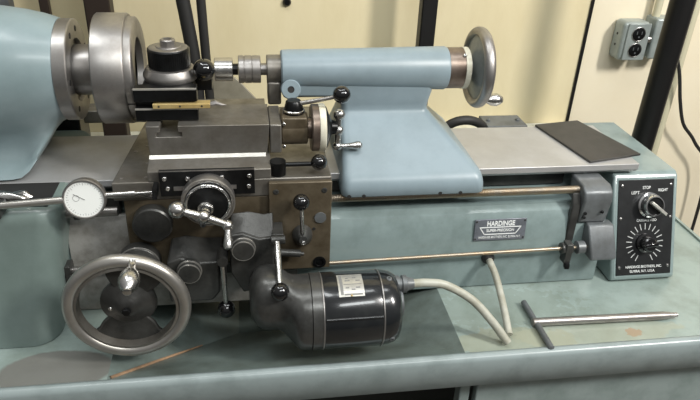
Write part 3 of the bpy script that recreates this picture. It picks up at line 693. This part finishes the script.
tag(obj('square_post', B().box(.391,.424,.345,.375,-.195,1.5), 'post', bevel=.003), 'tall black square post behind the tailstock barrel', 'post')
tag(obj('square_post', B().box(-.263,-.216,.335,.375,-.195,1.5), 'postb', bevel=.003), 'thick dark brown post behind the chuck ring', 'post')
tag(obj('steel_pole', B().box(-.346,-.329,.35,.367,-.195,1.5), 'postb', bevel=.002), 'thin dark brown pole behind the headstock', 'pole')
tag(obj('steel_pole', B().box(-.43,-.398,.35,.38,-.195,1.5), 'grey', bevel=.002), 'grey pole behind the headstock at the left edge', 'pole')
tag(obj('steel_pole', B().lathe([(0,.0235),(1.7,.0235)], (.860,.2,-.195), (.006,0,1), 40), 'post'), 'thick black round pole rising behind the control box', 'pole')
tag(obj('rubber_hose', B().tube(spline([(-.082,.25,.45),(-.076,.25,.22),(-.070,.25,.15),(-.062,.25,.07),(-.060,.25,-.02),(-.058,.25,-.19)], 8), .0125, 16), 'rubber'), 'thicker black hose hanging behind the tool post', 'hose')
tag(obj('rubber_hose', B().tube(spline([(-.044,.25,.45),(-.043,.25,.22),(-.040,.25,.07),(-.038,.25,-.02),(-.036,.25,-.19)], 8), .0085, 16), 'rubber'), 'thinner black hose hanging right of the thicker hose', 'hose')
tag(obj('splash_guard', B().prism([(-.045,-.194),(.085,-.194),(.055,-.02),(.020,.022),(-.002,.040),(-.045,.040)], 'Y', .275, .283), 'guard', bevel=.001), 'grey sheet guard with sloped edge behind the drill chuck', 'guard')

tag(obj('wall_bolt', B().lathe([(0,.009),(.004,.009),(.008,.006),(.008,.001)], (.123,.4495,.138), (0,-1,0), 18), 'blk'), 'small dark bolt head on the wall above the tailstock barrel', 'bolt')
# outlet boxes on the right wall
ob = thing('outlet_box', (.91, .40, .02), 'grey steel double outlet box on the pale wall at upper right', 'outlet')
obj('box', B().box(.884,.950,.412,.4595,.026,.116), 'outlet', ob, bevel=.010, segs=4)
cp = obj('cover_plate', B().box(.893,.948,.4085,.4118,.029,.114), 'outlet', ob, bevel=.0015)
for z in (.090,.053):
    rc = obj('receptacle', B().lathe([(0,.0150),(.003,.0145),(.0035,.0130)], (.920,.4084,z), (0,-1,0), 32), 'blk', ob)
    obj('receptacle_rim', B().torus((.920,.4075,z),.0157,.0012,(0,1,0),40,8), 'bright', rc)
    obj('slot', B().box(.9130,.9148,.4040,.4049,z,z+.007), 'grey', rc); obj('slot', B().box(.9245,.9263,.4040,.4049,z,z+.007), 'grey', rc)
    obj('ground_slot', B().cyl((.920,.4049,z-.006),(.920,.4040,z-.006),.0020,12), 'grey', rc)
screw(cp, (.920,.4084,.0715), (0,-1,0), .003, .0015, 'bright')
for z in (.060,.085):
    obj('knockout', B().cyl((.8842,.436,z),(.8834,.436,z),.003,12), 'rubber', ob)
ob.location += Vector((.004,0,-.009))
sb = thing('switch_box', (.975, .42, .02), 'grey switch box half hidden behind the thick round pole', 'switch')
obj('box', B().box(.961,1.01,.412,.4595,.030,.124), 'outlet', sb, bevel=.004)
obj('nipple', B().lathe([(0,.009),(.003,.0095),(.0102,.0095)], (.9505,.425,.074), (1,0,0), 20), 'bright', sb)
obj('conduit_stub', B().cyl((.972,.44,.124),(.972,.44,1.4),.009,18), 'conduit', sb)
sb.location += Vector((.004,0,-.009))
tag(obj('wall_conduit', B().cyl((1.076,.448,-1.0),(1.076,.448,1.5),.011,18), 'conduit'), 'cream painted conduit running up the wall right of the round pole', 'conduit')
tag(obj('power_cord', B().tube(spline([(1.0135,.425,.075),(1.030,.422,.070),(1.043,.42,.03),(1.066,.42,-.02),(1.090,.42,-.09),(1.118,.42,-.15),(1.165,.42,-.20),(1.23,.42,-.30),(1.25,.42,-.6),(1.26,.42,-1.0455)], 8), .0042, 12), 'rubber'), 'thin black cord hanging down the wall at right edge', 'cord')

# ------------------------------------------------------------------ light
W = bpy.data.worlds.new('room_light'); SC.world = W; W.use_nodes = True
nt = W.node_tree; N = nt.nodes; L = nt.links
bg = N['Background']; bg.inputs['Strength'].default_value = .42
tc = N.new('ShaderNodeTexCoord'); sp = N.new('ShaderNodeSeparateXYZ'); L.new(tc.outputs['Generated'], sp.inputs[0])
mr = N.new('ShaderNodeMapRange'); mr.inputs['From Min'].default_value = -1; mr.inputs['From Max'].default_value = 1; L.new(sp.outputs['Z'], mr.inputs['Value'])
cr_ = N.new('ShaderNodeValToRGB'); L.new(mr.outputs['Result'], cr_.inputs[0])
e = cr_.color_ramp.elements
e[0].position = .3; e[0].color = (.04,.04,.035,1); e[1].position = .95; e[1].color = (1.0,1.0,.98,1)
k = e.new(.5); k.color = (.34,.34,.33,1)
L.new(cr_.outputs['Color'], bg.inputs['Color'])

def area(name, loc, target, sx, sy, power, col=(1,1,1)):
    l = bpy.data.lights.new(name, 'AREA'); l.shape = 'RECTANGLE'; l.size = sx; l.size_y = sy; l.energy = power; l.color = col
    o = bpy.data.objects.new(name, l); COL.objects.link(o)
    o.location = Vector(loc)+Vector((0,0,H))
    d = Vector(target)-Vector(loc); o.rotation_euler = d.to_track_quat('-Z', 'Y').to_euler()
    return o
area('ceiling_and_fill_light', (1.7,-1.2,1.4), (.3,.1,0), .25, .5, 48, (1,.97,.92))
area('ceiling_and_fill_light', (.6,-1.5,1.5), (.3,0,-.1), 1.4, .25, 19, (.97,1,1))
area('ceiling_and_fill_light', (.5,-.35,1.6), (.4,0,0), 1.2, .2, 7, (.97,1,1))
area('ceiling_and_fill_light', (-.5,-.25,1.6), (-.2,0,0), .8, .2, 7, (.97,1,1))  # added fill lamp, brightens the left end of the bed

# ------------------------------------------------------------------ camera
cam = bpy.data.cameras.new('camera'); co_ = bpy.data.objects.new('camera', cam); COL.objects.link(co_)
cam.sensor_fit = 'HORIZONTAL'; cam.sensor_width = 36; cam.lens = 36*649.57/700; cam.clip_start = .02
p, yaw, roll = .507560, .171788, .0467181
f = Vector((math.sin(yaw)*math.cos(p), math.cos(yaw)*math.cos(p), -math.sin(p)))
r = Vector((math.cos(yaw), -math.sin(yaw), 0)); u = r.cross(f)
r2 = r*math.cos(roll)+u*math.sin(roll); u2 = u*math.cos(roll)-r*math.sin(roll)
M = Matrix((r2, u2, -f)).transposed().to_4x4()
M.translation = Vector((.0341179, -.959718, .445845+H))
co_.matrix_world = M
SC.camera = co_
SC.view_settings.view_transform = 'Standard'; SC.view_settings.look = 'None'; SC.view_settings.gamma = 1; SC.view_settings.exposure = 0
SC.view_settings.use_curve_mapping = False
